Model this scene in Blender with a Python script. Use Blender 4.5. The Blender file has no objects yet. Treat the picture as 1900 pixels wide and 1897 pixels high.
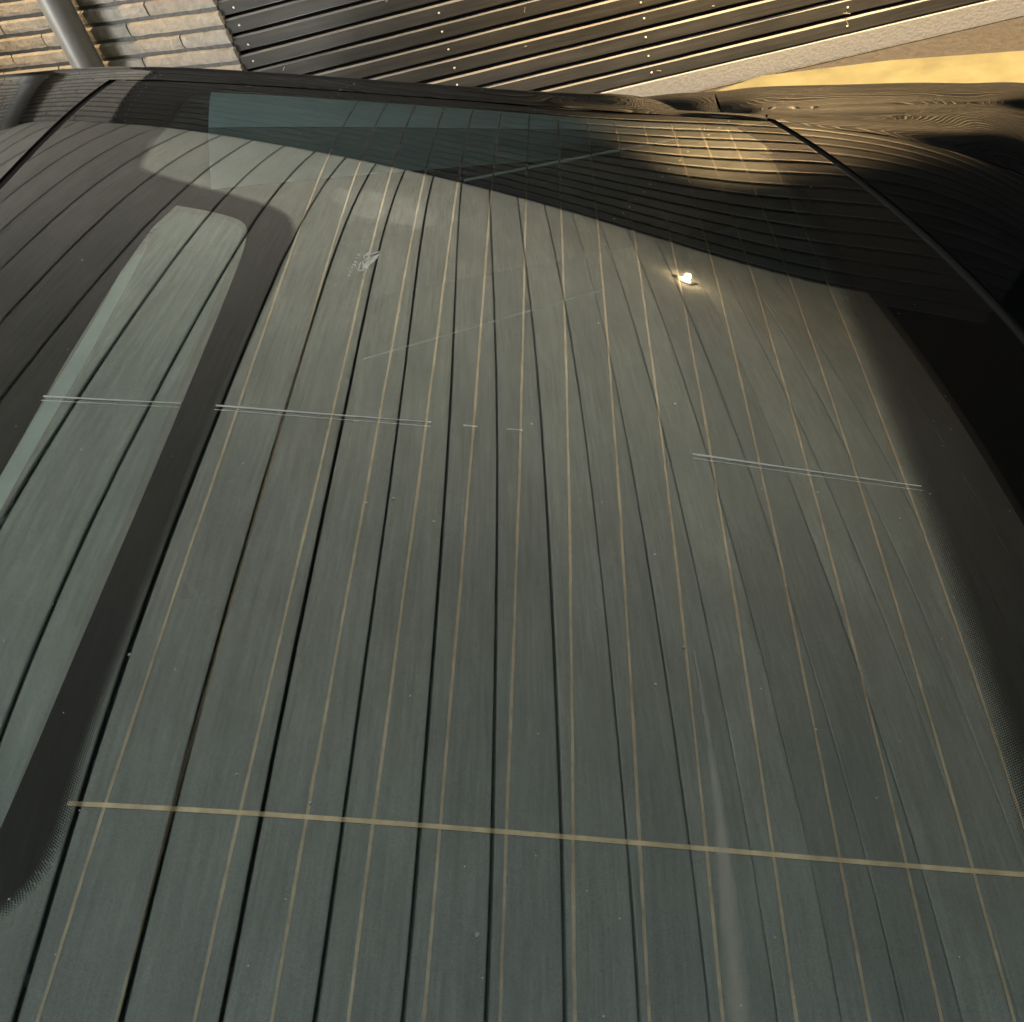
import bpy, math, random
from mathutils import Vector, Matrix
from mathutils.geometry import delaunay_2d_cdt

random.seed(7)
SC = bpy.context.scene
COL = SC.collection
ZG = 1.641            # camera height above the ground, metres

# ------------------------------------------------------------------ camera
cam = bpy.data.cameras.new("camera")
cam.sensor_fit = 'HORIZONTAL'
cam.sensor_width = 36.0
cam.lens = 36.2423
cam.clip_start = 0.02
cam.clip_end = 200
camo = bpy.data.objects.new("camera", cam)
COL.objects.link(camo)
_m = [[0.972062, 0.145779, 0.183969], [0.027519, 0.707578, -0.706099], [-0.233106, 0.691435, 0.683798]]
camo.matrix_world = Matrix(((_m[0][0], _m[0][1], _m[0][2], 0), (_m[1][0], _m[1][1], _m[1][2], 0),
                            (_m[2][0], _m[2][1], _m[2][2], ZG), (0, 0, 0, 1)))
SC.camera = camo

# ------------------------------------------------------------------ night sky, exposure
world = bpy.data.worlds.new("World")
SC.world = world
world.use_nodes = True
bg = world.node_tree.nodes["Background"]
bg.inputs[0].default_value = (0.30, 0.42, 0.60, 1)
bg.inputs[1].default_value = 0.006
SC.view_settings.view_transform = 'Standard'
SC.view_settings.look = 'None'
SC.view_settings.exposure = 0.0
SC.view_settings.gamma = 1.0
SC.view_settings.use_curve_mapping = False
SC.render.engine = 'CYCLES'
SC.cycles.use_denoising = True
SC.cycles.max_bounces = 7
SC.cycles.diffuse_bounces = 3
SC.cycles.transparent_max_bounces = 24
SC.cycles.sample_clamp_indirect = 6.0
SC.cycles.caustics_reflective = False
SC.cycles.caustics_refractive = False

def area_lamp(name, loc, target, size, size_y, power, color, spread):
    l = bpy.data.lights.new(name, 'AREA')
    l.shape = 'RECTANGLE'
    l.size = size
    l.size_y = size_y
    l.energy = power
    l.color = color
    l.spread = math.radians(spread)
    o = bpy.data.objects.new(name, l)
    COL.objects.link(o)
    o.location = loc
    o.rotation_euler = (Vector(target) - Vector(loc)).to_track_quat('-Z', 'Y').to_euler()
    return o

# unseen area lamps added as fill from the open sides, left and behind camera
area_lamp("left_fill", (-3.4, 2.0, 0.35), (0.7, 2.9, 2.3), 0.9, 2.4, 125, (0.96, 0.96, 0.92), 108)
area_lamp("near_fill", (-0.3, -3.0, 0.40), (0.35, 0.9, 2.3), 2.6, 0.9, 195, (0.74, 0.92, 1.0), 150)
# unseen fill lamp added in the aisle to brighten the far planks
area_lamp("ceiling_fill", (-0.3, 2.80, 0.03), (-0.2, 2.95, 2.3), 2.3, 0.2, 18, (1.0, 0.97, 0.88), 64)

# ------------------------------------------------------------------ helpers
def prop(o, label=None, cat=None, group=None, kind=None):
    if label: o["label"] = label
    if cat: o["category"] = cat
    if group: o["group"] = group
    if kind: o["kind"] = kind
    return o

def mesh(name, verts, faces, mat=None, smooth=False):
    me = bpy.data.meshes.new(name)
    me.from_pydata([tuple(v) for v in verts], [], [tuple(f) for f in faces])
    if mat: me.materials.append(mat)
    if smooth:
        for pl in me.polygons: pl.use_smooth = True
    me.update()
    return me

def link(name, me, parent=None, loc=None):
    o = bpy.data.objects.new(name, me)
    COL.objects.link(o)
    if parent is not None: o.parent = parent
    if loc is not None: o.location = loc
    return o

def empty(name, loc=(0, 0, 0), rz=0.0):
    o = bpy.data.objects.new(name, None)
    COL.objects.link(o)
    o.location = loc
    o.rotation_euler = (0, 0, rz)
    o.empty_display_size = 0.1
    return o

def grid(P, nu, nv):
    """P[i][j] grid of points -> verts, faces"""
    V = [P[i][j] for i in range(nu) for j in range(nv)]
    F = [(i*nv+j, (i+1)*nv+j, (i+1)*nv+j+1, i*nv+j+1) for i in range(nu-1) for j in range(nv-1)]
    return V, F

def box(x0, x1, y0, y1, z0, z1, b=0.0):
    """box, optionally chamfered on all edges"""
    if b <= 0:
        V = [(x, y, z) for x in (x0, x1) for y in (y0, y1) for z in (z0, z1)]
        F = [(0, 1, 3, 2), (4, 6, 7, 5), (0, 4, 5, 1), (2, 3, 7, 6), (0, 2, 6, 4), (1, 5, 7, 3)]
        return V, F
    import bmesh
    bm = bmesh.new()
    V, F = box(x0, x1, y0, y1, z0, z1)
    vs = [bm.verts.new(v) for v in V]
    for f in F: bm.faces.new([vs[i] for i in f])
    bmesh.ops.bevel(bm, geom=list(bm.edges), offset=b, segments=1, affect='EDGES')
    bm.verts.index_update()
    V = [tuple(v.co) for v in bm.verts]
    F = [tuple(v.index for v in f.verts) for f in bm.faces]
    bm.free()
    return V, F

def lathe(profile, n=32, cap=False):
    V = []
    for r, z in profile:
        for k in range(n):
            a = 2*math.pi*k/n
            V.append((r*math.cos(a), r*math.sin(a), z))
    F = []
    for i in range(len(profile)-1):
        for k in range(n):
            F.append((i*n+k, i*n+(k+1) % n, (i+1)*n+(k+1) % n, (i+1)*n+k))
    if cap:
        F.append(tuple(range(n))); F.append(tuple((len(profile)-1)*n+k for k in range(n)))
    return V, F

def join(parts):
    V, F = [], []
    for v, f in parts:
        o = len(V); V += list(v); F += [tuple(i+o for i in q) for q in f]
    return V, F

# ------------------------------------------------------------------ materials
def material(name):
    m = bpy.data.materials.new(name)
    m.use_nodes = True
    nt = m.node_tree
    nt.nodes.clear()
    out = nt.nodes.new("ShaderNodeOutputMaterial")
    return m, nt, out

def N(nt, t, **kw):
    n = nt.nodes.new(t)
    for k, v in kw.items():
        if k in n.inputs.keys() if hasattr(n.inputs, 'keys') else False:
            n.inputs[k].default_value = v
        else:
            setattr(n, k, v)
    return n

def noise(nt, scale, stretch=(1, 1, 1), detail=6, rough=0.6, coord='Object', rand=False):
    tc = nt.nodes.new("ShaderNodeTexCoord")
    mp = nt.nodes.new("ShaderNodeMapping")
    mp.inputs['Scale'].default_value = stretch
    nt.links.new(tc.outputs[coord], mp.inputs['Vector'])
    if rand:
        oi = nt.nodes.new("ShaderNodeObjectInfo")
        mu = nt.nodes.new("ShaderNodeMath"); mu.operation = 'MULTIPLY'; mu.inputs[1].default_value = 37.0
        nt.links.new(oi.outputs['Random'], mu.inputs[0])
        cx = nt.nodes.new("ShaderNodeCombineXYZ")
        for i in range(3): nt.links.new(mu.outputs[0], cx.inputs[i])
        nt.links.new(cx.outputs[0], mp.inputs['Location'])
    nz = nt.nodes.new("ShaderNodeTexNoise")
    nz.inputs['Scale'].default_value = scale
    nz.inputs['Detail'].default_value = detail
    nz.inputs['Roughness'].default_value = rough
    nt.links.new(mp.outputs[0], nz.inputs['Vector'])
    return nz

def ramp(nt, src, stops):
    r = nt.nodes.new("ShaderNodeValToRGB")
    e = r.color_ramp.elements
    e[0].position, e[0].color = stops[0][0], (*stops[0][1], 1)
    e[1].position, e[1].color = stops[-1][0], (*stops[-1][1], 1)
    for pos, c in stops[1:-1]:
        k = e.new(pos); k.color = (*c, 1)
    nt.links.new(src, r.inputs[0])
    return r

def mixcol(nt, a, b, fac, mode='MULTIPLY'):
    m = nt.nodes.new("ShaderNodeMix")
    m.data_type = 'RGBA'; m.blend_type = mode
    if isinstance(fac, (int, float)): m.inputs[0].default_value = fac
    else: nt.links.new(fac, m.inputs[0])
    for s, i in ((a, 6), (b, 7)):
        if isinstance(s, tuple): m.inputs[i].default_value = (*s, 1)
        else: nt.links.new(s, m.inputs[i])
    return m.outputs[2]

def bump(nt, h, strength, dist):
    b = nt.nodes.new("ShaderNodeBump")
    b.inputs['Strength'].default_value = strength
    b.inputs['Distance'].default_value = dist
    nt.links.new(h, b.inputs['Height'])
    return b.outputs[0]

def principled(nt, out, color=None, rough=0.6, spec=0.5, normal=None, metal=0.0):
    p = nt.nodes.new("ShaderNodeBsdfPrincipled")
    if isinstance(color, tuple): p.inputs['Base Color'].default_value = (*color, 1)
    elif color is not None: nt.links.new(color, p.inputs['Base Color'])
    if isinstance(rough, (int, float)): p.inputs['Roughness'].default_value = rough
    else: nt.links.new(rough, p.inputs['Roughness'])
    p.inputs['Specular IOR Level'].default_value = spec
    p.inputs['Metallic'].default_value = metal
    if normal is not None: nt.links.new(normal, p.inputs['Normal'])
    nt.links.new(p.outputs[0], out.inputs[0])
    return p

def mat_plain(name, color, rough=0.6, spec=0.5, metal=0.0, var=0.12, scale=30, bmp=0.0):
    m, nt, out = material(name)
    nz = noise(nt, scale)
    lo = tuple(c*(1-var) for c in color); hi = tuple(min(1, c*(1+var)) for c in color)
    r = ramp(nt, nz.outputs['Fac'], [(0.3, lo), (0.7, hi)])
    nm = bump(nt, nz.outputs['Fac'], bmp, 0.002) if bmp else None
    principled(nt, out, r.outputs[0], rough, spec, nm, metal)
    return m

def mat_wood(name, dark, light, along='Y', rough=0.7, tint=0.25, grain=60, bmp=0.25, spec=0.3, blot_amt=0.22):
    m, nt, out = material(name)
    st = {'X': (0.035, 1, 1), 'Y': (1, 0.035, 1)}[along]
    g = noise(nt, grain, st, 8, 0.65, rand=True)
    r = ramp(nt, g.outputs['Fac'], [(0.28, dark), (0.5, tuple((a+b)/2 for a, b in zip(dark, light))), (0.72, light)])
    blot = noise(nt, 9, (1, 0.35, 1) if along == 'Y' else (0.35, 1, 1), 5, 0.65, rand=True)
    br = ramp(nt, blot.outputs['Fac'], [(0.35, (1-blot_amt,)*3), (0.65, (1+blot_amt*0.35,)*3)])
    c = mixcol(nt, r.outputs[0], br.outputs[0], 1.0)
    oi = nt.nodes.new("ShaderNodeObjectInfo")
    orr = ramp(nt, oi.outputs['Random'], [(0.0, (1-tint,)*3), (0.5, (1.0, 0.995, 0.98)), (1.0, (1+tint*0.35, 1+tint*0.35, 1+tint*0.3))])
    c = mixcol(nt, c, orr.outputs[0], 1.0)
    nm = bump(nt, g.outputs['Fac'], bmp, 0.003)
    principled(nt, out, c, rough, spec, nm)
    return m

M_CEIL = mat_wood("ceiling_wood", (0.42, 0.405, 0.365), (0.62, 0.605, 0.56), 'Y', 0.75, 0.15, 150, 0.15, 0.3, 0.13)
M_CLAD = mat_wood("stained_cladding", (0.0155, 0.0145, 0.0135), (0.048, 0.0445, 0.041), 'X', 0.56, 0.25, 60, 0.5, 0.7, 0.5)
M_EDGE = mat_wood("pale_board_edge", (0.14, 0.137, 0.132), (0.33, 0.32, 0.31), 'X', 0.7, 0.15, 60, 0.2)  # top bevels, coloured paler than the board faces
M_BLACK = mat_plain("black_void", (0.004, 0.004, 0.004), 0.9, 0.1)
M_NAIL = mat_plain("nail_zinc", (0.62, 0.60, 0.56), 0.35, 0.6, 0.3)
M_MORTAR = mat_plain("mortar", (0.13, 0.125, 0.12), 0.9, 0.2, 0, 0.25, 60, 0.6)
M_PLINTH = mat_plain("plinth_render", (0.27, 0.27, 0.275), 0.9, 0.2, 0, 0.12, 90, 0.8)
M_PIPE = mat_plain("pipe_paint", (0.16, 0.165, 0.165), 0.42, 0.5, 0, 0.12, 14)
M_PAVE = mat_plain("paving", (0.125, 0.120, 0.075), 0.85, 0.2, 0, 0.22, 7, 0.6)

def mat_brick():
    m, nt, out = material("brick")
    oi = nt.nodes.new("ShaderNodeObjectInfo")
    base = ramp(nt, oi.outputs['Random'], [(0.0, (0.31, 0.285, 0.25)), (0.35, (0.40, 0.375, 0.335)), (0.7, (0.36, 0.345, 0.32)), (1.0, (0.41, 0.37, 0.31))])
    nz = noise(nt, 26, (1, 1, 1), 8, 0.7, rand=True)
    r = ramp(nt, nz.outputs['Fac'], [(0.3, (0.68, 0.68, 0.68)), (0.7, (1.12, 1.1, 1.06))])
    c = mixcol(nt, base.outputs[0], r.outputs[0], 1.0)
    nm = bump(nt, nz.outputs['Fac'], 1.0, 0.012)
    principled(nt, out, c, 0.85, 0.2, nm)
    return m
M_BRICK = mat_brick()

def mat_rough_ground():
    m, nt, out = material("rough_ground")
    nz = noise(nt, 34, (1, 1, 1), 8, 0.72)
    r = ramp(nt, nz.outputs['Fac'], [(0.3, (0.07, 0.068, 0.07)), (0.7, (0.12, 0.114, 0.115))])
    nm = bump(nt, nz.outputs['Fac'], 1.0, 0.035)
    principled(nt, out, r.outputs[0], 0.95, 0.1, nm)
    return m
M_ROUGH = mat_rough_ground()

def mat_glass():
    """outer face of the rear window: clear, reflects by Fresnel"""
    m, nt, out = material("window_glass")
    fr = nt.nodes.new("ShaderNodeFresnel"); fr.inputs[0].default_value = 1.5
    tr = nt.nodes.new("ShaderNodeBsdfTransparent")
    gl = nt.nodes.new("ShaderNodeBsdfGlossy"); gl.inputs['Roughness'].default_value = 0.0
    mx = nt.nodes.new("ShaderNodeMixShader")
    # thin sheet: the inner side of this face adds no reflection of its own
    ge = nt.nodes.new("ShaderNodeNewGeometry")
    iv = nt.nodes.new("ShaderNodeMath"); iv.operation = 'SUBTRACT'; iv.inputs[0].default_value = 1.0
    nt.links.new(ge.outputs['Backfacing'], iv.inputs[1])
    mu = nt.nodes.new("ShaderNodeMath"); mu.operation = 'MULTIPLY'
    nt.links.new(fr.outputs[0], mu.inputs[0]); nt.links.new(iv.outputs[0], mu.inputs[1])
    nt.links.new(mu.outputs[0], mx.inputs[0]); nt.links.new(tr.outputs[0], mx.inputs[1]); nt.links.new(gl.outputs[0], mx.inputs[2])
    nt.links.new(mx.outputs[0], out.inputs[0])
    return m
def mat_film(name, refl, trans, rough):
    """tint film on the inner face: part mirror, part see-through"""
    m, nt, out = material(name)
    tr = nt.nodes.new("ShaderNodeBsdfTransparent"); tr.inputs[0].default_value = (*trans, 1)
    gl = nt.nodes.new("ShaderNodeBsdfGlossy"); gl.inputs['Roughness'].default_value = rough
    nz = noise(nt, 1500, (1, 1, 1), 2, 0.5)
    r = ramp(nt, nz.outputs['Fac'], [(0.3, tuple(c*0.80 for c in refl)), (0.7, tuple(c*1.20 for c in refl))])
    nt.links.new(r.outputs[0], gl.inputs[0])
    ad = nt.nodes.new("ShaderNodeAddShader")
    nt.links.new(tr.outputs[0], ad.inputs[0]); nt.links.new(gl.outputs[0], ad.inputs[1])
    nt.links.new(ad.outputs[0], out.inputs[0])
    return m
M_GLASS = mat_glass()
M_FILM = mat_film("tint_film", (0.152, 0.164, 0.154), (0.56, 0.74, 0.71), 0.02)
M_LENS = mat_film("lamp_lens", (0.06, 0.066, 0.07), (0.30, 0.33, 0.33), 0.03)
M_FRIT = mat_plain("ceramic_frit", (0.0022, 0.002, 0.0022), 0.8, 0.1)
def mat_silver(name, col, rough):
    m, nt, out = material(name)
    nz = noise(nt, 90)
    r = ramp(nt, nz.outputs['Fac'], [(0.3, tuple(c*0.78 for c in col)), (0.7, tuple(c*1.2 for c in col))])
    principled(nt, out, r.outputs[0], rough, 0.3, None, 1.0)
    return m
M_HEAT = mat_silver("heater_silver", (0.325, 0.28, 0.205), 0.035)
M_TIE = mat_silver("tie_silver", (0.50, 0.41, 0.265), 0.05)
M_GLINT = mat_plain("glint_paint", (0.74, 0.75, 0.73), 0.6, 0.4, 0, 0.1, 200)
M_MARK = mat_plain("white_print", (0.90, 0.91, 0.88), 0.6, 0.4, 0, 0.05, 200)
M_BAR = mat_plain("reflector_bar", (0.36, 0.31, 0.31), 0.6, 0.4)
M_RUBBER = mat_plain("rubber", (0.012, 0.012, 0.012), 0.6, 0.3)
M_TRIM = mat_plain("pale_trim", (0.56, 0.62, 0.62), 0.8, 0.2, 0, 0.06, 20)
M_TRIM2 = mat_plain("grey_trim", (0.20, 0.235, 0.235), 0.8, 0.2, 0, 0.06, 20)
M_CLOTH = mat_plain("dark_cloth", (0.012, 0.013, 0.014), 0.95, 0.1, 0, 0.2, 80)
def mat_paint():
    m, nt, out = material("black_paint")
    nz = noise(nt, 500)
    r = ramp(nt, nz.outputs['Fac'], [(0.3, (0.0030, 0.0030, 0.0034)), (0.7, (0.0045, 0.0045, 0.0052))])
    principled(nt, out, r.outputs[0], 0.03, 0.55)
    return m
M_PAINT = mat_paint()
def mat_emit(name, col, st):
    m, nt, out = material(name)
    e = nt.nodes.new("ShaderNodeEmission"); e.inputs[0].default_value = (*col, 1); e.inputs[1].default_value = st
    nt.links.new(e.outputs[0], out.inputs[0])
    return m
M_LAMP = mat_emit("lamp_glow", (1.0, 0.80, 0.48), 26)
M_STEEL = mat_plain("lamp_ring_metal", (0.55, 0.50, 0.42), 0.3, 0.5, 0.8)
M_DARK = mat_plain("dark_metal", (0.02, 0.017, 0.014), 0.5, 0.4)

# ------------------------------------------------------------------ the setting: ground
WA = -0.033265
WN = Vector((math.sin(WA), math.cos(WA), 0))     # away from the camera
WT = Vector((math.cos(WA), -math.sin(WA), 0))    # to the right along the wall
WD = 3.69
g = link("ground", mesh("ground", [(-40, -40, 0), (40, -40, 0), (40, 40, 0), (-40, 40, 0)], [(0, 1, 2, 3)], M_ROUGH))
prop(g, kind="structure")
# smooth paved apron with its edge running away from the wall's foot
pv = [(-6, 2.6), (0.1, 3.60), (0.412, 3.675), (0.822, 3.578), (1.209, 3.438), (2.2, 3.08), (6.0, 1.5), (6, -7), (-6, -7)]
nv = len(pv)
pm = mesh("pavement", [(x, y, 0.012) for x, y in pv] + [(x, y, -0.02) for x, y in pv],
          [tuple(range(nv))[::-1]] + [(i, (i+1) % nv, nv+(i+1) % nv, nv+i) for i in range(nv)], M_PAVE)
prop(link("pavement", pm), kind="structure")

# ------------------------------------------------------------------ timber-clad wall
wall = empty("clad_wall", (WN*WD).to_tuple()[:2] + (0,), -WA)
prop(wall, "dark stained timber wall of level boards with zinc nails behind the car", "wall")
S0, S1 = -1.232, 2.35
CH = 0.658 + ZG
PITCH = 0.0614
ZB = -1.557 + ZG
link("backing", mesh("backing", *box(S0, S1, 0.004, 0.10, 0.02, CH+0.05), M_BLACK), wall)
link("plinth", mesh("plinth", *box(S0-0.02, S1, -0.020, 0.003, 0.0, ZB-0.004, 0.003), M_PLINTH), wall)
def board_mesh(seed):
    rr = random.Random(seed)
    n = 60
    prof = [(0.0, 0.0), (-0.016, 0.002), (-0.0185, 0.005), (-0.0185, 0.0455), (-0.0135, 0.0512), (0.0, 0.0520)]
    V = []
    off = [rr.uniform(-0.0004, 0.0004) for _ in range(n+1)]
    for i in range(n+1):
        x = S0 + (S1-S0)*i/n
        w = off[i] + 0.0006*math.sin(i*0.35+seed)
        for k, (y, z) in enumerate(prof):
            V.append((x, y + (w if 0 < k < 5 else 0), z + w*0.8))
    m = len(prof)
    F = []
    for i in range(n):
        for k in range(m-1):
            F.append((i*m+k, (i+1)*m+k, (i+1)*m+k+1, i*m+k+1))
    F.append(tuple(range(m))); F.append(tuple(n*m+k for k in range(m))[::-1])
    me = mesh("board", V, F, M_CLAD)
    me.materials.append(M_EDGE)
    for i in range(n): me.polygons[i*(m-1)+3].material_index = 1
    return me
BM = [board_mesh(s) for s in range(5)]
nail_me = mesh("nail", *lathe([(0.0001, -0.0026), (0.0022, -0.0023), (0.0036, -0.0012), (0.0040, 0.0)], 10), M_NAIL, True)
nb = int((CH-ZB)/PITCH)+1
for k in range(nb):
    z = ZB + k*PITCH
    b = link("board", BM[(k*3+k//5) % 5], wall, (0, random.uniform(-0.001, 0.001), z))
    for c, s in enumerate((-1.188, -0.516, 0.158, 0.832, 1.50, 2.17)):
        if c >= 4 and k > 8: continue
        nl = link("nail", nail_me, b, (s + random.gauss(0, 0.004), -0.0183, 0.024 + random.gauss(0, 0.003)))
        nl.rotation_euler = (-math.pi/2, 0, 0)
# pale flecks and splinters caught on the boards
V, F = [], []
for i in range(80):
    s = random.uniform(-1.1, 1.9); z = random.uniform(ZB, ZB+0.9); L = random.choice((0.002, 0.003, 0.004, 0.008, 0.012)); a = random.uniform(0, math.pi)
    w = 0.0009 if L > 0.004 else 0.0016
    dx, dz = math.cos(a)*L, math.sin(a)*L; ex, ez = -math.sin(a)*w, math.cos(a)*w
    if (z-ZB) % PITCH > 0.043 or (z-ZB) % PITCH < 0.006: continue
    o = len(V)
    for (p, q) in ((-dx-ex, -dz-ez), (dx-ex, dz-ez), (dx+ex, dz+ez), (-dx+ex, -dz+ez)):
        V.append((s+p, -0.0200, z+q)); 
    for (p, q) in ((-dx-ex, -dz-ez), (dx-ex, dz-ez), (dx+ex, dz+ez), (-dx+ex, -dz+ez)):
        V.append((s+p, -0.0190, z+q))
    F += [(o, o+1, o+2, o+3), (o, o+4, o+5, o+1), (o+1, o+5, o+6, o+2), (o+2, o+6, o+7, o+3), (o+3, o+7, o+4, o)]
prop(link("wood_flecks", mesh("wood_flecks", V, F, mat_plain("fleck", (0.36, 0.33, 0.28), 0.8, 0.2)), wall), kind="stuff")

# ------------------------------------------------------------------ brick wall
corner = WN*(WD-0.035) + WT*(-1.236)
BA = -WA - math.radians(21)
bw = empty("brick_wall", (corner.x, corner.y, 0), BA)
prop(bw, "beige brick wall with deep raked joints left of the dark timber", "wall")
link("mortar_bed", mesh("mortar_bed", *box(-3.6, -0.006, 0.011, 0.16, 0, CH), M_MORTAR), bw)
CP = 0.0605
def brick_mesh(seed, L):
    rr = random.Random(seed)
    nx, nz = 9, 3
    h = 0.0445
    P = []
    for i in range(nx+1):
        row = []
        for j in range(nz+1):
            x = L*i/nx; z = h*(0, 0.3, 0.86, 1.0)[j]
            e = 0.0
            if i in (0, nx): e += 0.0025
            if j == 0: e += 0.003
            if j == nz: e += 0.0075
            if 0 < i < nx: x += rr.uniform(-0.004, 0.004)
            row.append((x + (0.001 if i == 0 else -0.001 if i == nx else 0), e + rr.uniform(-0.0016, 0.0012), z + rr.uniform(-0.0013, 0.0013)))
        P.append(row)
    V, F = grid(P, nx+1, nz+1)
    F = [f[::-1] for f in F]
    # sides back into the wall
    m = nz+1
    ring = [i*m for i in range(nx+1)] + [nx*m+j for j in range(1, m)] + [i*m+nz for i in range(nx-1, -1, -1)] + [j for j in range(nz-1, 0, -1)]
    o = len(V)
    for r in ring: V.append((V[r][0], 0.03, V[r][2]))
    n = len(ring)
    for k in range(n): F.append((ring[k], ring[(k+1) % n], o+(k+1) % n, o+k))
    return mesh("brick", V, F, M_BRICK)
BRK = {}
for k in range(6):
    for L in (0.20, 0.29, 0.41):
        BRK[(k, L)] = brick_mesh(k*10+int(L*100), L)
ncourse = int(CH/CP)
cnt = 0
for c in range(ncourse):
    x = -0.002
    r2 = random.Random(100+c)
    first = (0.41, 0.20, 0.41, 0.29)[c % 4]
    while x > -2.6:
        L = first if first else r2.choice((0.41, 0.41, 0.29, 0.41))
        first = None
        x -= L
        link("brick", BRK[(r2.randrange(6), L)], bw, (x, r2.uniform(-0.002, 0.002), c*CP+0.010))
        x -= 0.003
        cnt += 1

# ------------------------------------------------------------------ drainpipe on the brick wall
bx = Vector((math.cos(BA), math.sin(BA), 0)); by = Vector((-math.sin(BA), math.cos(BA), 0))
dirp = (WN*WD + WT*(-1.768))
# where the line of sight to the pipe meets a plane 8 cm in front of the bricks
c0 = Vector((corner.x, corner.y, 0)) - by*0.085
tpar = (c0.dot(by))/(dirp.dot(by))
pc = dirp*tpar
PR = 0.0515*tpar
pipe = empty("drainpipe", (pc.x, pc.y, 0))
prop(pipe, "round grey metal drainpipe standing in front of the beige brick wall", "drainpipe")
link("tube", mesh("tube", *lathe([(PR, 0.02), (PR, CH)], 48), M_PIPE, True), pipe)
for z in (0.35, 1.95):
    V1 = lathe([(PR+0.0005, -0.015), (PR+0.004, -0.013), (PR+0.004, 0.013), (PR+0.0005, 0.015)], 32)
    link("bracket", mesh("bracket", *V1, M_PIPE, True), pipe, (0, 0, z))

# ------------------------------------------------------------------ plank ceiling of the car port
TH, PP, U0 = 0.017391, 0.120941, -0.368868
ceil_ = empty("carport_ceiling", (0, 0, CH), TH)
prop(ceil_, "pale weathered plank ceiling of the car port mirrored in the car window", "ceiling")
def plank_mesh(seed, gap, warp):
    rr = random.Random(seed)
    n = 48
    Y0, Y1 = -1.6, 3.80
    ph = rr.uniform(0, 6)
    prof = lambda w: [(gap/2, 0.018), (gap/2, 0.0012), (gap/2+0.0014, 0.0), (PP-gap/2-0.0014, 0.0), (PP-gap/2, 0.0012), (PP-gap/2, 0.018)]
    V = []
    for i in range(n+1):
        y = Y0+(Y1-Y0)*i/n
        w1 = warp*(math.sin(y*2.3+ph)+0.5*rr.uniform(-1, 1)); w2 = warp*(math.sin(y*1.7+ph*2)+0.5*rr.uniform(-1, 1))
        for k, (x, z) in enumerate(prof(0)):
            V.append((x + (w1 if k < 3 else w2), y, z))
    m = 6
    F = [(i*m+k, i*m+k+1, (i+1)*m+k+1, (i+1)*m+k) for i in range(n) for k in range(m-1)]
    F.append(tuple(range(m))[::-1]); F.append(tuple(n*m+k for k in range(m)))
    return mesh("plank", V, F, M_CEIL)
PW = [plank_mesh(s, 0.0072, 0.0005) for s in range(4)]
PN = [plank_mesh(10+s, 0.0045, 0.0011) for s in range(4)]
for k in range(-20, 18):
    me = PW[k % 4] if k < 7 else PN[k % 4]
    link("plank", me, ceil_, (U0+k*PP, 0, random.uniform(0, 0.0015)))
link("roof_deck", mesh("roof_deck", *box(U0-20*PP, U0+18*PP+0.01, -1.6, 3.8, 0.0205, 0.06), M_BLACK), ceil_)
link("edge_board", mesh("edge_board", *box(U0+18*PP+0.004, U0+18*PP+0.026, -1.6, 3.66, -0.004, 0.10, 0.002), mat_plain("edge_paint", (0.10, 0.08, 0.065), 0.7, 0.3)), ceil_)

# ------------------------------------------------------------------ recessed spotlights
def downlight(loc, power, label, cone):
    t = empty("downlight", loc)
    prop(t, label, "ceiling light", "recessed spotlights near the wall")
    link("ring", mesh("ring", *lathe([(0.024, -0.004), (0.034, -0.0045), (0.036, -0.001), (0.036, 0.004)], 40), M_STEEL, True), t)
    link("bulb", mesh("bulb", *lathe([(0.0001, -0.009), (0.012, -0.008), (0.020, -0.0045), (0.0235, -0.001)], 32), M_LAMP, True), t)
    for s in (-1, 1):
        c = link("clip", mesh("clip", *box(-0.006, 0.006, -0.0045, 0.0045, -0.006, 0.002, 0.001), M_DARK), t, (s*0.044, 0, 0))
    l = bpy.data.lights.new("bulb_light", 'SPOT')
    l.energy = power; l.color = (1.0, 0.68, 0.33); l.spot_size = math.radians(cone); l.spot_blend = 0.75; l.shadow_soft_size = 0.018
    o = bpy.data.objects.new("bulb_light", l); COL.objects.link(o); o.parent = t; o.location = (0, 0, -0.014)
    l = bpy.data.lights.new("bulb_spill", 'POINT')
    l.energy = power*0.0012; l.color = (1.0, 0.72, 0.40); l.shadow_soft_size = 0.01
    o = bpy.data.objects.new("bulb_spill", l); COL.objects.link(o); o.parent = t; o.location = (0, 0, -0.026)
    return t
downlight((0.949, 3.247, CH-0.001), 1500, "lit round spotlight in the plank ceiling, mirrored in the window", 104)
downlight((-2.75, 3.35, CH-0.001), 280, "lit spotlight in the ceiling off to the left by the brick wall", 110)

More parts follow.
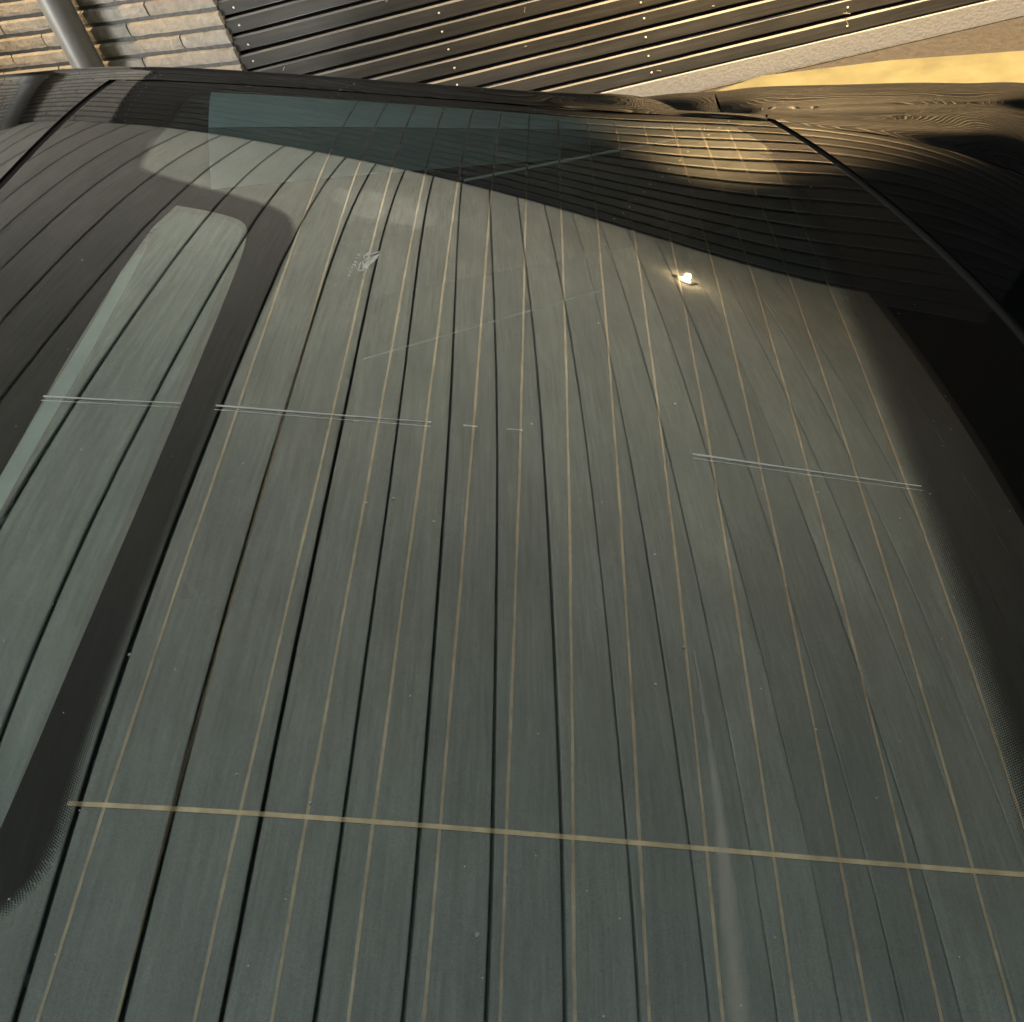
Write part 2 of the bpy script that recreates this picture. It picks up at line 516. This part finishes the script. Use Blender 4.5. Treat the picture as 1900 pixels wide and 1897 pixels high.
# ------------------------------------------------------------------ the car: fitted window surface
CO = {'yc': 0.432375, 'a0': -0.462131, 'a1': -0.320777, 'a2': 0.00408, 'a3': 0.110788, 'b1': -0.000106, 'b1x': -0.001634, 'b2': -0.071471, 'b2x': 0.004182, 'b2xx': 0.036892, 'b4': 0.040974, 'b4x': 0.042834, 'b6': -0.127109, 'b3': 0.000691}
CHB = {(0, 2): 0.000306, (0, 3): -0.000109, (0, 4): -0.000173, (0, 5): 0.000573, (0, 6): 0.000279, (0, 7): -5.9e-05, (1, 1): -0.000195, (1, 2): 0.0003, (1, 3): 0.000189, (1, 4): -0.000412, (1, 5): 2.4e-05, (1, 6): -0.000496, (1, 7): -0.000126, (2, 0): 7.3e-05, (2, 1): -0.000439, (2, 2): 0.000437, (2, 3): 0.000903, (2, 4): -0.000173, (2, 5): -0.000347, (2, 6): -0.000248, (2, 7): 0.000324, (3, 0): 0.000134, (3, 1): 0.000236, (3, 2): -0.000421, (3, 3): -0.000433, (3, 4): 0.000511, (3, 5): 0.000262, (3, 6): 0.000324, (4, 0): -0.002461, (4, 1): 0.000619, (4, 2): 0.000837, (4, 3): -0.000881, (4, 4): 0.000727, (4, 5): 0.000669, (5, 0): 0.001052, (5, 1): -0.000179, (5, 2): 7e-06, (5, 3): 0.000841, (5, 4): 0.000381, (6, 0): -0.000683, (6, 1): 0.000204, (6, 2): 0.001115, (6, 3): -6.9e-05}
def cheb(n, t):
    T = [1.0, t]
    for k in range(2, n): T.append(2*t*T[-1]-T[-2])
    return T
def surf0(x, y):
    c = CO
    Y = y-c['yc']; Y2 = Y*Y
    A = c['b2']+c['b2x']*x+c['b2xx']*x*x; B = c['b4']+c['b4x']*x
    z = c['a0']+c['a1']*x+c['a2']*x*x+c['a3']*x**3+(c['b1']+c['b1x']*x)*Y+A*Y2+c['b3']*Y*Y2+B*Y2*Y2+c['b6']*Y2**3
    Tx = cheb(7, (x+.15)/.52); Ty = cheb(8, (y-.65)/.62)
    for (i, j), q in CHB.items(): z += q*Tx[i]*Ty[j]
    return z
def zs(x, y):
    xc = min(max(x, -.64), .34); yc = min(max(y, .08), 1.16)
    z = surf0(xc, yc)
    dx = x-xc; dy = y-yc
    h = 1e-4
    if dx: z += (surf0(xc+h, yc)-surf0(xc-h, yc))/(2*h)*dx - (.06 if dx < 0 else .25)*dx*dx
    if dy: z += (surf0(xc, yc+h)-surf0(xc, yc-h))/(2*h)*dy - (.22 if dy < 0 else 2.)*dy*dy
    return z + ZG
YM = 0.45
YF, YN = 1.086, -0.186
def xR(y): return .275-.36*(y-YM)**2
XL = -0.5465

car = empty("car", (-0.6, YM, 0))
prop(car, "glossy black car seen across its rear window with thin heating lines", "car")
CI = Matrix.Translation((0.6, -YM, 0))
def cpart(name, V, F, mat, parent=None, smooth=True):
    V = [(v[0]+0.6, v[1]-YM, v[2]) for v in V]
    return link(name, mesh(name, V, F, mat, smooth), car if parent is None else parent)

def window_grid(off, nu=150, nv=190):
    P = []
    for i in range(nu):
        row = []
        for j in range(nv):
            y = YN+(YF-YN)*j/(nv-1)
            x = XL+0.003+(xR(y)-0.003-XL-0.003)*i/(nu-1)
            row.append((x, y, zs(x, y)-off))
        P.append(row)
    return grid(P, nu, nv)
glass = cpart("rear_window", *window_grid(0.0), M_GLASS)
film = cpart("tint_film", *window_grid(0.0006), M_FILM, glass)

def cdt_sheet(loops, off, step=0.012, keep=None):
    """flat outline(s) in window coordinates -> triangulated sheet lying under the glass; loops[0] outer, others holes"""
    def inside(pt, poly):
        c = False; n = len(poly); j = n-1
        for i in range(n):
            xi, yi = poly[i]; xj, yj = poly[j]
            if (yi > pt[1]) != (yj > pt[1]) and pt[0] < (xj-xi)*(pt[1]-yi)/(yj-yi)+xi: c = not c
            j = i
        return c
    pts, edges = [], []
    for lp in loops:
        dense = []
        for i in range(len(lp)):
            a, b = Vector(lp[i]), Vector(lp[(i+1) % len(lp)])
            n = max(1, int((b-a).length/step))
            for k in range(n): dense.append(a+(b-a)*k/n)
        o = len(pts)
        pts += dense
        edges += [(o+i, o+(i+1) % len(dense)) for i in range(len(dense))]
    xs = [p[0] for p in loops[0]]; ys = [p[1] for p in loops[0]]
    x = min(xs)+step/2
    while x < max(xs):
        y = min(ys)+step/2
        while y < max(ys):
            if inside((x, y), loops[0]) and not any(inside((x, y), h) for h in loops[1:]): pts.append(Vector((x, y)))
            y += step
        x += step
    v2, _, f2, _, _, _ = delaunay_2d_cdt(pts, edges, [], 0, 1e-6)
    F = []
    for f in f2:
        cx = sum(v2[i][0] for i in f)/len(f); cy = sum(v2[i][1] for i in f)/len(f)
        if inside((cx, cy), loops[0]) and not any(inside((cx, cy), h) for h in loops[1:]): F.append(tuple(f))
    return [(v[0], v[1], zs(v[0], v[1])-off) for v in v2], F

def smooth_loop(pts, it=2, closed=True):
    for _ in range(it):
        q = []
        n = len(pts)
        for i in range(n if closed else n-1):
            a, b = pts[i], pts[(i+1) % n]
            q.append((a[0]*.75+b[0]*.25, a[1]*.75+b[1]*.25)); q.append((a[0]*.25+b[0]*.75, a[1]*.25+b[1]*.75))
        pts = q if closed else [pts[0]]+q+[pts[-1]]
    return pts

# black enamel border along the roof edge with the opening for the brake lamp
outer_far = [(-.4525, 1.04), (-.4525, .942), (-.4545, .909), (-.4495, .852), (-.439, .842), (-.405, .826), (-.36, .807), (-.326, .792), (-.305, .773),
             (-.296, .742), (-.300, .678), (-.308, .533), (-.311, .412), (-.313, .315), (-.3135, .25), (-.311, .215), (-.315, .197), (-.327, .182)]
outer_near = [(-.36, .153), (-.405, .134), (-.439, .118), (-.4495, .108), (-.4525, .02), (-.4525, -.14)]
edge_left = smooth_loop(outer_far+outer_near, 2, False)
frit_l = [(-.543, YF-.001)] + [(-.40, YF-.001), (-.43, 1.062)] + edge_left + [(-.43, -.162), (-.40, YN+.001), (-.543, YN+.001)]
cut = smooth_loop([(-.412, .789), (-.37, .780), (-.345, .770), (-.3335, .760), (-.3285, .735), (-.3265, .69), (-.3275, .477), (-.330, .328), (-.332, .235), (-.335, .195), (-.345, .176), (-.412, .165)], 2)
frit = cpart("enamel_border", *cdt_sheet([frit_l, cut], 0.0003), M_FRIT, glass, False)
# border along the boot edge
inner_r = smooth_loop([(.09, 1.062), (.112, 1.02), (.128, .95), (.138, .86), (.143, .76), (.146, .65), (.147, .50), (.146, .38), (.142, .28), (.134, .18), (.12, .09), (.095, 0.0), (.055, -.10), (.025, -.163)], 2, False)
right = [(xR(y)-.0045, y) for y in [YN+.001+(YF-YN-.002)*k/40 for k in range(41)]]
frit_r = inner_r + right
cpart("enamel_border", *cdt_sheet([frit_r], 0.0003), M_FRIT, glass, False)
# border along the far and near side edges
for ya, yb in ((1.064, YF-.001), (YN+.001, -.164)):
    cpart("enamel_border", *cdt_sheet([[(-.3995, ya), (.0895 if ya > 0 else .0245, ya), (.1 if ya > 0 else .1, yb), (-.3985, yb)]], 0.0003), M_FRIT, glass, False)
# dot fringe where the enamel fades out
def fringe(line, rows, pitch, r0, side):
    V, F = [], []
    # resample
    L = [Vector(p) for p in line]
    d = [0.0]
    for a, b in zip(L, L[1:]): d.append(d[-1]+(b-a).length)
    tot = d[-1]; n = int(tot/pitch)
    def at(s):
        s = min(max(s, 0), tot*0.99999)
        for i in range(len(d)-1):
            if d[i+1] >= s:
                t = (s-d[i])/max(d[i+1]-d[i], 1e-9)
                T = (L[i+1]-L[i]).normalized()
                return L[i].lerp(L[i+1], t), T
    for r in range(rows):
        rad = r0*(1-(r+0.2)/(rows+0.2))**0.6
        for k in range(n):
            p, T = at((k+0.5*(r % 2))*pitch)
            nrm = Vector((-T.y, T.x))*side
            c = p + nrm*((r+0.3)*pitch*0.82)
            z = zs(c.x, c.y)-0.0003
            o = len(V)
            for q in range(6):
                a = math.pi/3*q
                V.append((c.x+rad*math.cos(a), c.y+rad*math.sin(a), z))
            F.append(tuple(range(o, o+6)))
    return V, F
fl = [p for p in edge_left if -0.05 < p[1] < 1.02]
o = cpart("enamel_dots", *fringe(fl, 7, 0.00125, 0.00070, 1), M_FRIT, glass, False); prop(o, kind="stuff")
fr_ = [p for p in inner_r if 0.1 < p[1] < 1.0]
o = cpart("enamel_dots", *fringe(fr_, 15, 0.0014, 0.00080, -1), M_FRIT, glass, False); prop(o, kind="stuff")

# heating lines
def ribbon(pts, hw, off):
    V, F = [], []
    n = len(pts)
    for i, p in enumerate(pts):
        a = Vector(pts[max(i-1, 0)]); b = Vector(pts[min(i+1, n-1)])
        T = (b-a).normalized(); nn = Vector((-T.y, T.x))
        h = hw(i/(n-1)) if callable(hw) else hw
        for s in (-1, 1):
            q = Vector(p)+nn*s*h
            V.append((q.x, q.y, zs(q.x, q.y)-off))
    for i in range(n-1): F.append((2*i, 2*i+1, 2*i+3, 2*i+2))
    return V, F
DX0, E0, EJ, E4 = -0.292016, 0.004818, -0.003969, -0.003405
def heat_x(j, y):
    Y = y-CO['yc']
    return DX0+j*0.030+(E0+EJ*j)*Y*Y+E4*Y**4
for j in range(15):
    rr = random.Random(j); ph = rr.uniform(0, 9)
    ys = [-.15+(1.055+.15)*k/160 for k in range(161)]
    pts = [(heat_x(j, y)+0.00009*math.sin(y*40+ph)+rr.uniform(-.00006, .00006), y) for y in ys]
    w = [0.00073*(1+0.10*math.sin(k*0.23+ph)+rr.uniform(-.10, .10)) for k in range(162)]
    cpart("heating_line", *ribbon(pts, lambda t, w=w: w[int(t*160)], 0.0004), M_HEAT, glass, False)
def tie_y(t, x): return 0.22926-0.0385*x+0.01704*x*x+0.22434*x**3
pts = [(x, tie_y(0.22748, x)) for x in [-.3085+(.1365+.3085)*k/90 for k in range(91)]]
cpart("cross_line", *ribbon(pts, 0.00125, 0.00035), M_TIE, glass, False)
for xa, xb, hw in ((-.4129, -.3281, .0006), (-.3061, -.169, .0006), (-.1484, -.1398, .0004), (-.121, -.1107, .0004), (-.0038, .137, .0006)):  # pale strips painting the glints on a second cross line and its ghost
    for dy, q in ((0, 1.0), (-.0042, .3)):
        if q < 1 and hw < .0005: continue
        T2 = [(-.4129, .5231), (-.3281, .526), (-.3061, .5261), (-.169, .5222), (-.1484, .5209), (-.1107, .5196), (-.0038, .5069), (.1371, .4892)]
        def ty(x):
            for (a, b), (c, d) in zip(T2, T2[1:]):
                if x <= c: return b+(d-b)*(x-a)/(c-a)
            return T2[-1][1]
        n = 30
        pts = [(xa+(xb-xa)*k/n, ty(xa+(xb-xa)*k/n)+dy) for k in range(n+1)]
        cpart("tie_glint", *ribbon(pts, lambda t, h=hw*q*1.25: h*(1.15-0.75*t), 0.0002), M_GLINT, glass, False)

# printed maker's mark: outlined wing above a line of tiny letters
STROKES = [
 [(-.2324, .7271), (-.2342, .7244), (-.2358, .7211), (-.2361, .7182), (-.2351, .7162), (-.2329, .7177)],
 [(-.2318, .7253), (-.2343, .7225)],
 [(-.2250, .7283), (-.2293, .7253), (-.2328, .7220), (-.2348, .7203)],
 [(-.2246, .7252), (-.2280, .7205), (-.2314, .7170), (-.2342, .7142), (-.2366, .7111), (-.2376, .7098), (-.2376, .7038), (-.2378, .6978), (-.2353, .6987), (-.2341, .7000), (-.2345, .7050), (-.2353, .7095)],
 [(-.2251, .7230), (-.2297, .7156), (-.2337, .7103), (-.2336, .7030)],
 [(-.2255, .7198), (-.2301, .7125), (-.2325, .7083), (-.2326, .7026)],
 [(-.2273, .7150), (-.2298, .7101), (-.2313, .7069), (-.2315, .7024)],
]
parts = []
for i, s in enumerate(STROKES):
    hw = 0.00046 if i < 4 else 0.00060
    parts.append(ribbon(smooth_loop(s, 1, False), hw, 0.00022 + 0.00001*i))
a, b = Vector((-.2402, .7233)), Vector((-.2436, .6896))
T = (b-a).normalized(); Nn = Vector((-T.y, T.x))
rr = random.Random(3)
for k in range(9):
    if k == 2: continue
    c = a+(b-a)*(k+.5)/9
    h = .0022
    for st in range(3):
        q0 = c + T*(-.0010+.0010*st)
        if rr.random() < .8: parts.append(ribbon([tuple(q0-Nn*h*.5*rr.uniform(.6, 1)), tuple(q0+Nn*h*.5*rr.uniform(.6, 1))], .00031, .00022))
    if rr.random() < .7: parts.append(ribbon([tuple(c-T*.0012+Nn*h*.4*rr.choice((-1, 1))), tuple(c+T*.0012+Nn*h*.4*rr.choice((-1, 0, 1)))], .00031, .00023))
mk = cpart("maker_mark", *join(parts), M_MARK, glass, False)
mk["label"] = "small white wing emblem and tiny letters printed on the window"

# dust and dried droplets on the glass
V, F = [], []
rr = random.Random(11)
sp = [(-.1853, .4484, .0011), (-.1602, .4307, .001), (-.0228, .3469, .0012), (-.0106, .558, .0009), (-.3038, .3212, .0010), (-.2019, .2429, .0008), (-.1238, .1852, .0013), (-.059, .6489, .0007), (.0188, .5024, .001)]
for _ in range(300):
    sp.append((rr.uniform(-.5, .2), rr.uniform(.1, 1.03), abs(rr.gauss(0, .00022))+.00014))
for (x, y, r) in sp:
    o = len(V); n = 7
    for q in range(n):
        a = 2*math.pi*q/n; k = r*rr.uniform(.6, 1.1)
        V.append((x+k*math.cos(a), y+k*math.sin(a), zs(x+k*math.cos(a), y+k*math.sin(a))+.00012))
    F.append(tuple(range(o, o+n)))
o = cpart("dust_specks", V, F, mat_plain("dust", (0.34, 0.34, 0.31), 0.9, 0.1), glass, False); prop(o, kind="stuff")

# soft pale streak on the outside of the glass
def mat_streak():
    m, nt, out = material("streak")
    tr = nt.nodes.new("ShaderNodeBsdfTransparent"); df = nt.nodes.new("ShaderNodeBsdfDiffuse")
    df.inputs[0].default_value = (0.80, 0.74, 0.66, 1)
    nz = noise(nt, 60, (1, 0.12, 1), 3, 0.6)
    r = ramp(nt, nz.outputs['Fac'], [(0.3, (0.012,)*3), (0.7, (0.045,)*3)])
    mx = nt.nodes.new("ShaderNodeMixShader")
    nt.links.new(r.outputs[0], mx.inputs[0]); nt.links.new(tr.outputs[0], mx.inputs[1]); nt.links.new(df.outputs[0], mx.inputs[2])
    nt.links.new(mx.outputs[0], out.inputs[0])
    return m
M_STREAK = mat_streak()
sm = [(-.0180, .345), (-.0160, .300), (-.0155, .260), (-.0160, .225), (-.0170, .190), (-.0185, .150), (-.0200, .10)]
parts = []
for k in range(9):
    parts.append(ribbon(smooth_loop(sm, 2, False), lambda t, k=k: (0.0066-0.00066*k)*min(1, 0.03+1.1*t), -0.00015-0.00003*k))
cpart("pale_streak", *join(parts), M_STREAK, glass, False)

# third brake lamp behind the cut-out
lens = cpart("brake_lamp", *cdt_sheet([[(-.4005, .779), (-.352, .766), (-.338, .756), (-.334, .735), (-.3335, .23), (-.343, .186), (-.398, .176)]], 0.0010), M_LENS)
bar_pts = [(-.4065, .7335), (-.4055, .705), (-.4035, .608), (-.4065, .52), (-.4075, .447), (-.408, .30), (-.408, .19)]
cpart("reflector_bar", *ribbon(smooth_loop(bar_pts, 2, False), lambda t: 0.0012+0.0040*min(1, t*5), 0.0014), M_BAR, lens, False)
for k in range(5):
    y = .742-.0085*k
    cpart("prism_rib", *ribbon([(-.4125+.0006*k, y-.001), (-.4005-.0006*k, y+.001)], 0.0026, 0.00045), M_BAR, lens, False)
cpart("lamp_housing", *cdt_sheet([[(-.44, .80), (-.32, .775), (-.32, .18), (-.44, .15)]], 0.05, 0.03), M_CLOTH, lens, False)

# rubber seals in the gaps round the window
def strip_x(xf, w, ya, yb, off, n=120):
    P = [[(xf(y)-w, y, zs(xf(y)-w, y)-off*0.6), (xf(y), y, zs(xf(y), y)-off), (xf(y)+w, y, zs(xf(y)+w, y)-off*0.6)] for y in [ya+(yb-ya)*k/n for k in range(n+1)]]
    return grid(P, n+1, 3)
cpart("window_seal", *strip_x(lambda y: XL-.0005, .0075, YN-.02, 1.15, .0045), M_RUBBER)
cpart("window_seal", *strip_x(lambda y: xR(y)+.002, .0085, YN-.02, 1.10, .0045), M_RUBBER)

# roof, boot panel
def sheet(xa, xb, ya, yb, nu, nv):
    P = []
    for i in range(nu):
        row = []
        for j in range(nv):
            y = ya(0)+(yb(0)-ya(0))*j/(nv-1)
            x0 = xa(y); x1 = xb(y)
            x = x0+(x1-x0)*i/(nu-1)
            row.append((x, y, zs(x, y)))
        P.append(row)
    return grid(P, nu, nv)
def with_lip(VF, nu, nv, edge):
    """turn down a 6 mm lip along one long edge of a sheet (edge: first or last row)"""
    V, F = list(VF[0]), list(VF[1])
    row = range(nv) if edge == 0 else range((nu-1)*nv, nu*nv)
    sgn = 1 if edge == 0 else -1
    o = len(V)
    rl = list(row)
    for r in rl: V.append(V[r])
    for r in rl: V.append((V[r][0]+sgn*.0012, V[r][1], V[r][2]-.007))
    for k in range(nv-1): F.append((o+k, o+k+1, o+nv+k+1, o+nv+k))
    return V, F
cpart("roof", *with_lip(sheet(lambda y: -2.3, lambda y: XL-.0055, lambda _: YN-.002, lambda _: 1.0885, 150, 110), 150, 110, 1), M_PAINT)
XQ = [(-.25, .165), (-.177, .208), (-.157, .25), (-.115, .315), (-.032, .392), (.05, .44), (.2, .49), (.45, .52), (.7, .49), (.85, .44), (.932, .392), (.978, .356), (1.015, .315), (1.039, .283), (1.057, .25), (1.068, .208), (1.077, .165), (1.098, .130)]
def xq(y):
    if y <= XQ[0][0]: return XQ[0][1]
    for (a, b), (c, d) in zip(XQ, XQ[1:]):
        if y <= c: return b+(d-b)*(y-a)/(c-a)
    return XQ[-1][1]
deck_nu, deck_nv = 60, 160
cpart("boot_panel", *with_lip(sheet(lambda y: xR(y)+.0072, lambda y: max(xq(y)-.002, xR(y)+.0074), lambda _: -.19, lambda _: 1.0955, deck_nu, deck_nv), deck_nu, deck_nv, 0), M_PAINT)

def catmull(p, n):
    out = []
    m = len(p)
    for i in range(m-1):
        p0 = p[max(i-1, 0)]; p1 = p[i]; p2 = p[i+1]; p3 = p[min(i+2, m-1)]
        for k in range(n):
            t = k/n
            out.append(tuple(0.5*((2*b)+(-a+c)*t+(2*a-5*b+4*c-d)*t*t+(-a+3*b-3*c+d)*t**3) for a, b, c, d in zip(p0, p1, p2, p3)))
    out.append(p[-1])
    return out
def loft(cols, n1, n2):
    rows = [catmull(c, n1) for c in cols]
    m = len(rows[0])
    cross = [catmull([r[j] for r in rows], n2) for j in range(m)]
    P = [[cross[j][i] for j in range(m)] for i in range(len(cross[0]))]
    return grid(P, len(P), m)
# rear wing: from the boot shut line over the shoulder and down the flank
QC = [((.127, 1.1005, -.5365), (.10, 1.157, -.5655), (.09, 1.25, -.5905), (.09, 1.36, -.6115)),
      ((.129, 1.099, -.536), (.136, 1.155, -.563), (.135, 1.25, -.588), (.142, 1.36, -.616)),
      ((.165, 1.079, -.544), (.177, 1.155, -.573), (.193, 1.25, -.599), (.205, 1.36, -.628)),
      ((.208, 1.070, -.554), (.215, 1.155, -.580), (.225, 1.25, -.604), (.240, 1.36, -.635)),
      ((.250, 1.059, -.565), (.250, 1.155, -.587), (.262, 1.25, -.611), (.275, 1.36, -.642)),
      ((.315, 1.018, -.581), (.315, 1.155, -.599), (.325, 1.25, -.623), (.345, 1.36, -.656)),
      ((.357, .981, -.592), (.371, 1.155, -.609), (.388, 1.25, -.638), (.412, 1.36, -.672)),
      ((.393, .935, -.6015), (.425, 1.150, -.630), (.452, 1.25, -.652), (.484, 1.36, -.688)),
      ((.442, .85, -.622), (.54, 1.12, -.68), (.59, 1.25, -.70), (.63, 1.36, -.735)),
      ((.49, .70, -.645), (.70, 1.02, -.72), (.78, 1.18, -.76), (.80, 1.33, -.80)),
      ((.52, .46, -.655), (.80, .47, -.73), (.92, .48, -.80), (.96, .49, -.86))]
def wing_cols(mirror):
    cols = []
    for P0, P1, P2, P3 in QC:
        mid = lambda a, b, dz: tuple((x+y)/2+(dz if i == 2 else 0) for i, (x, y) in enumerate(zip(a, b)))
        side1 = (P3[0]+.004, P3[1]+.022, P3[2]-.022); side2 = (P3[0]+.01, P3[1]+.045, P3[2]-.12); side3 = (P3[0]+.01, P3[1]+.04, -1.0); side4 = (P3[0], P3[1]-.02, -1.42)
        if P3[1] < .6:
            side1 = (P3[0]+.03, P3[1], P3[2]-.04); side2 = (P3[0]+.06, P3[1], -1.0); side3 = (P3[0]+.05, P3[1], -1.2); side4 = (P3[0], P3[1], -1.42)
        c = [P0, mid(P0, P1, .0055), P1, mid(P1, P2, -.0055), P2, mid(P2, P3, .0035), P3, side1, side2, side3, side4]
        cols.append([(q[0], (2*YM-q[1] if mirror else q[1]), q[2]+ZG) for q in c])
    return cols
for mir in (False, True):
    cpart("rear_wing", *loft(wing_cols(mir), 6, 6), M_PAINT)
# roof pillar and body side ahead of the wing
def pillar_cols(mirror):
    cols = []
    for x in (-2.3, -1.8, -1.3, -.9, -.7, -.55, -.4, -.25, -.12, 0.0, .07, .1255):
        zsh = -.5906-.10*max(0, x+.05)-.055*min(1, max(0, -.05-x)/1.0)*-1 if x > -.05 else -.5906+.04*min(1, (-.05-x)/1.0)
        if x > -.05: zsh = -.5906-.135*(x+.05)
        def ys(y): return 2*YM-y if mirror else y
        c = []
        ye = 1.0895
        for y in (ye, ye+.02 if ye < 1.12 else 1.154, 1.135 if ye < 1.12 else 1.158, 1.152 if ye < 1.12 else 1.162):
            yy = ys(y)
            c.append((x, yy, zs(x, yy)))
        z0 = c[-1][2]-ZG
        for y, t in ((1.172, .10), (1.195, .35), (1.225, .70)):
            c.append((x, ys(y), z0+(zsh-.012-z0)*t+ZG))
        c += [(x, ys(1.25), zsh-.004+ZG), (x, ys(1.30), zsh+.006+ZG), (x, ys(1.36), zsh+ZG), (x, ys(1.382), zsh-.022+ZG), (x, ys(1.405), zsh-.12+ZG), (x, ys(1.40), -1.0+ZG), (x, ys(1.34), -1.42+ZG)]
        if x > 0:
            w = min(1, x/.08)**1.5
            for k, zt in ((2, -.5535), (3, -.562), (4, -.572), (5, -.582), (6, -.5875), (7, -.588), (8, -.599)):
                c[k] = (c[k][0], c[k][1], c[k][2]*(1-w)+(zt+ZG)*w)
        if x > .12: c = [(q[0]+(.0 if k < 2 else .02 if k < 10 else .07), q[1], q[2]-(0 if k < 2 else .0036 if k < 8 else .009)) for k, q in enumerate(c)]
        cols.append(c)
    return cols
for mir in (False, True):
    cpart("body_side", *loft(pillar_cols(mir), 4, 6), M_PAINT)
# boot lid and tail between the two wings
cols = []
for y in (-.25, 0.0, .2, .45, .7, .9, 1.15):
    f = 1-((y-YM)/.95)**2
    cols.append([(xq(y)+.004 if abs(y-YM) < .4 else .46, y, zs(xq(y)+.004, y)-.02), (.62, y, -.70+ZG), (.74+.06*f, y, -.735+ZG), (.84+.1*f, y, -.82+ZG), (.86+.1*f, y, -1.1+ZG), (.80+.1*f, y, -1.42+ZG)])
cpart("boot_lid", *loft(cols, 5, 6), M_PAINT)

# inside: parcel shelf, rear seat, pale far pillar trim
V, F = join([box(-.36, .40, -.20, 1.10, .955, .985, .004)])
cpart("parcel_shelf", V, F, M_CLOTH, None, False)
parts = []
for ya, yb in ((-.12, .22), (.24, .62), (.64, 1.02)):
    parts.append(box(-.52, -.40, ya, yb, .55, 1.02, .03))
cpart("rear_seat", *join(parts), M_CLOTH, None, False)
def trim_panel(xa, xb, ta, tb, n=24, out=0.0, fold=0.0):
    P = []
    for i in range(n+1):
        row = []
        for k in range(9):
            t = ta+(tb-ta)*k/8
            x = xa(t)+(xb-xa(t))*i/n
            ztop = zs(x, 1.066)-.006
            zbot = -.66+ZG
            row.append((x, 1.070+.175*t**0.8+out-fold*max(0, 1-i/6)**2, ztop+(zbot-ztop)*(t**1.15)))
        P.append(row)
    return grid(P, n+1, 9)
cpart("side_lining", *trim_panel(lambda t: -2.2, .45, 0.0, 1.0, 60, .006), M_CLOTH)
cpart("pillar_trim", *trim_panel(lambda t: -.443-.17*t, .06, 0.02, 0.28), M_TRIM)
cpart("pillar_trim", *trim_panel(lambda t: -.443-.17*t, .06, 0.284, 0.60), M_TRIM2)
# raised far edge of the shelf: dark upright with a pale bead along its top
xa, xb = -.215, .03
P = [[(xa+(xb-xa)*k/12, 1.1002, -.531-.004*k/12+ZG), (xa+(xb-xa)*k/12, 1.1002, -.66+ZG)] for k in range(13)]
cpart("shelf_upright", *grid(P, 13, 2), M_CLOTH, None, False)
cpart("shelf_bead", *grid([[(xa+(xb-xa)*k/12, 1.0985, -.5335-.004*k/12+ZG), (xa+(xb-xa)*k/12, 1.0975, -.5322-.004*k/12+ZG), (xa+(xb-xa)*k/12, 1.0995, -.5308-.004*k/12+ZG)] for k in range(13)], 13, 3), M_BAR, None, False)
pa, pb = Vector((-.36, .960, .988)), Vector((-.076, 1.011, .988))
pt = (pb-pa).normalized(); pn = Vector((-pt.y, pt.x, 0))*.0011
V, F = grid([[tuple(pa-pn), tuple(pa+Vector((0, 0, .0016))), tuple(pa+pn)], [tuple(pb-pn), tuple(pb+Vector((0, 0, .0016))), tuple(pb+pn)]], 2, 3)
cpart("shelf_piping", V, F, M_TRIM2, None, False)
cpart("side_lining", *box(-2.2, .55, 1.252, 1.262, .38, -.655+ZG), M_CLOTH, None, False)
cpart("cabin_floor", *box(-2.2, .6, -.75, 1.25, .36, .40), M_CLOTH, None, False)

# fill lamp added under the roof lining to brighten the pillar trim
V, F = box(-1.06, -.94, .40, .50, zs(-1.0, .45)-.040, zs(-1.0, .45)-.030, .003)
dl = cpart("cabin_fill_case", V, F, M_BAR, None, False)
l = bpy.data.lights.new("cabin_fill", 'AREA'); l.size = .09; l.energy = 2.2; l.color = (0.92, 1.0, 0.98)
o = bpy.data.objects.new("cabin_fill", l); COL.objects.link(o); o.parent = car
o.location = (-1.0+.6, 0.0, zs(-1.0, .45)-.046)
o.rotation_euler = (Vector((-.2, 1.2, -.55+ZG))-Vector((-1.0, .45, zs(-1.0, .45)-.046))).to_track_quat('-Z', 'Y').to_euler()
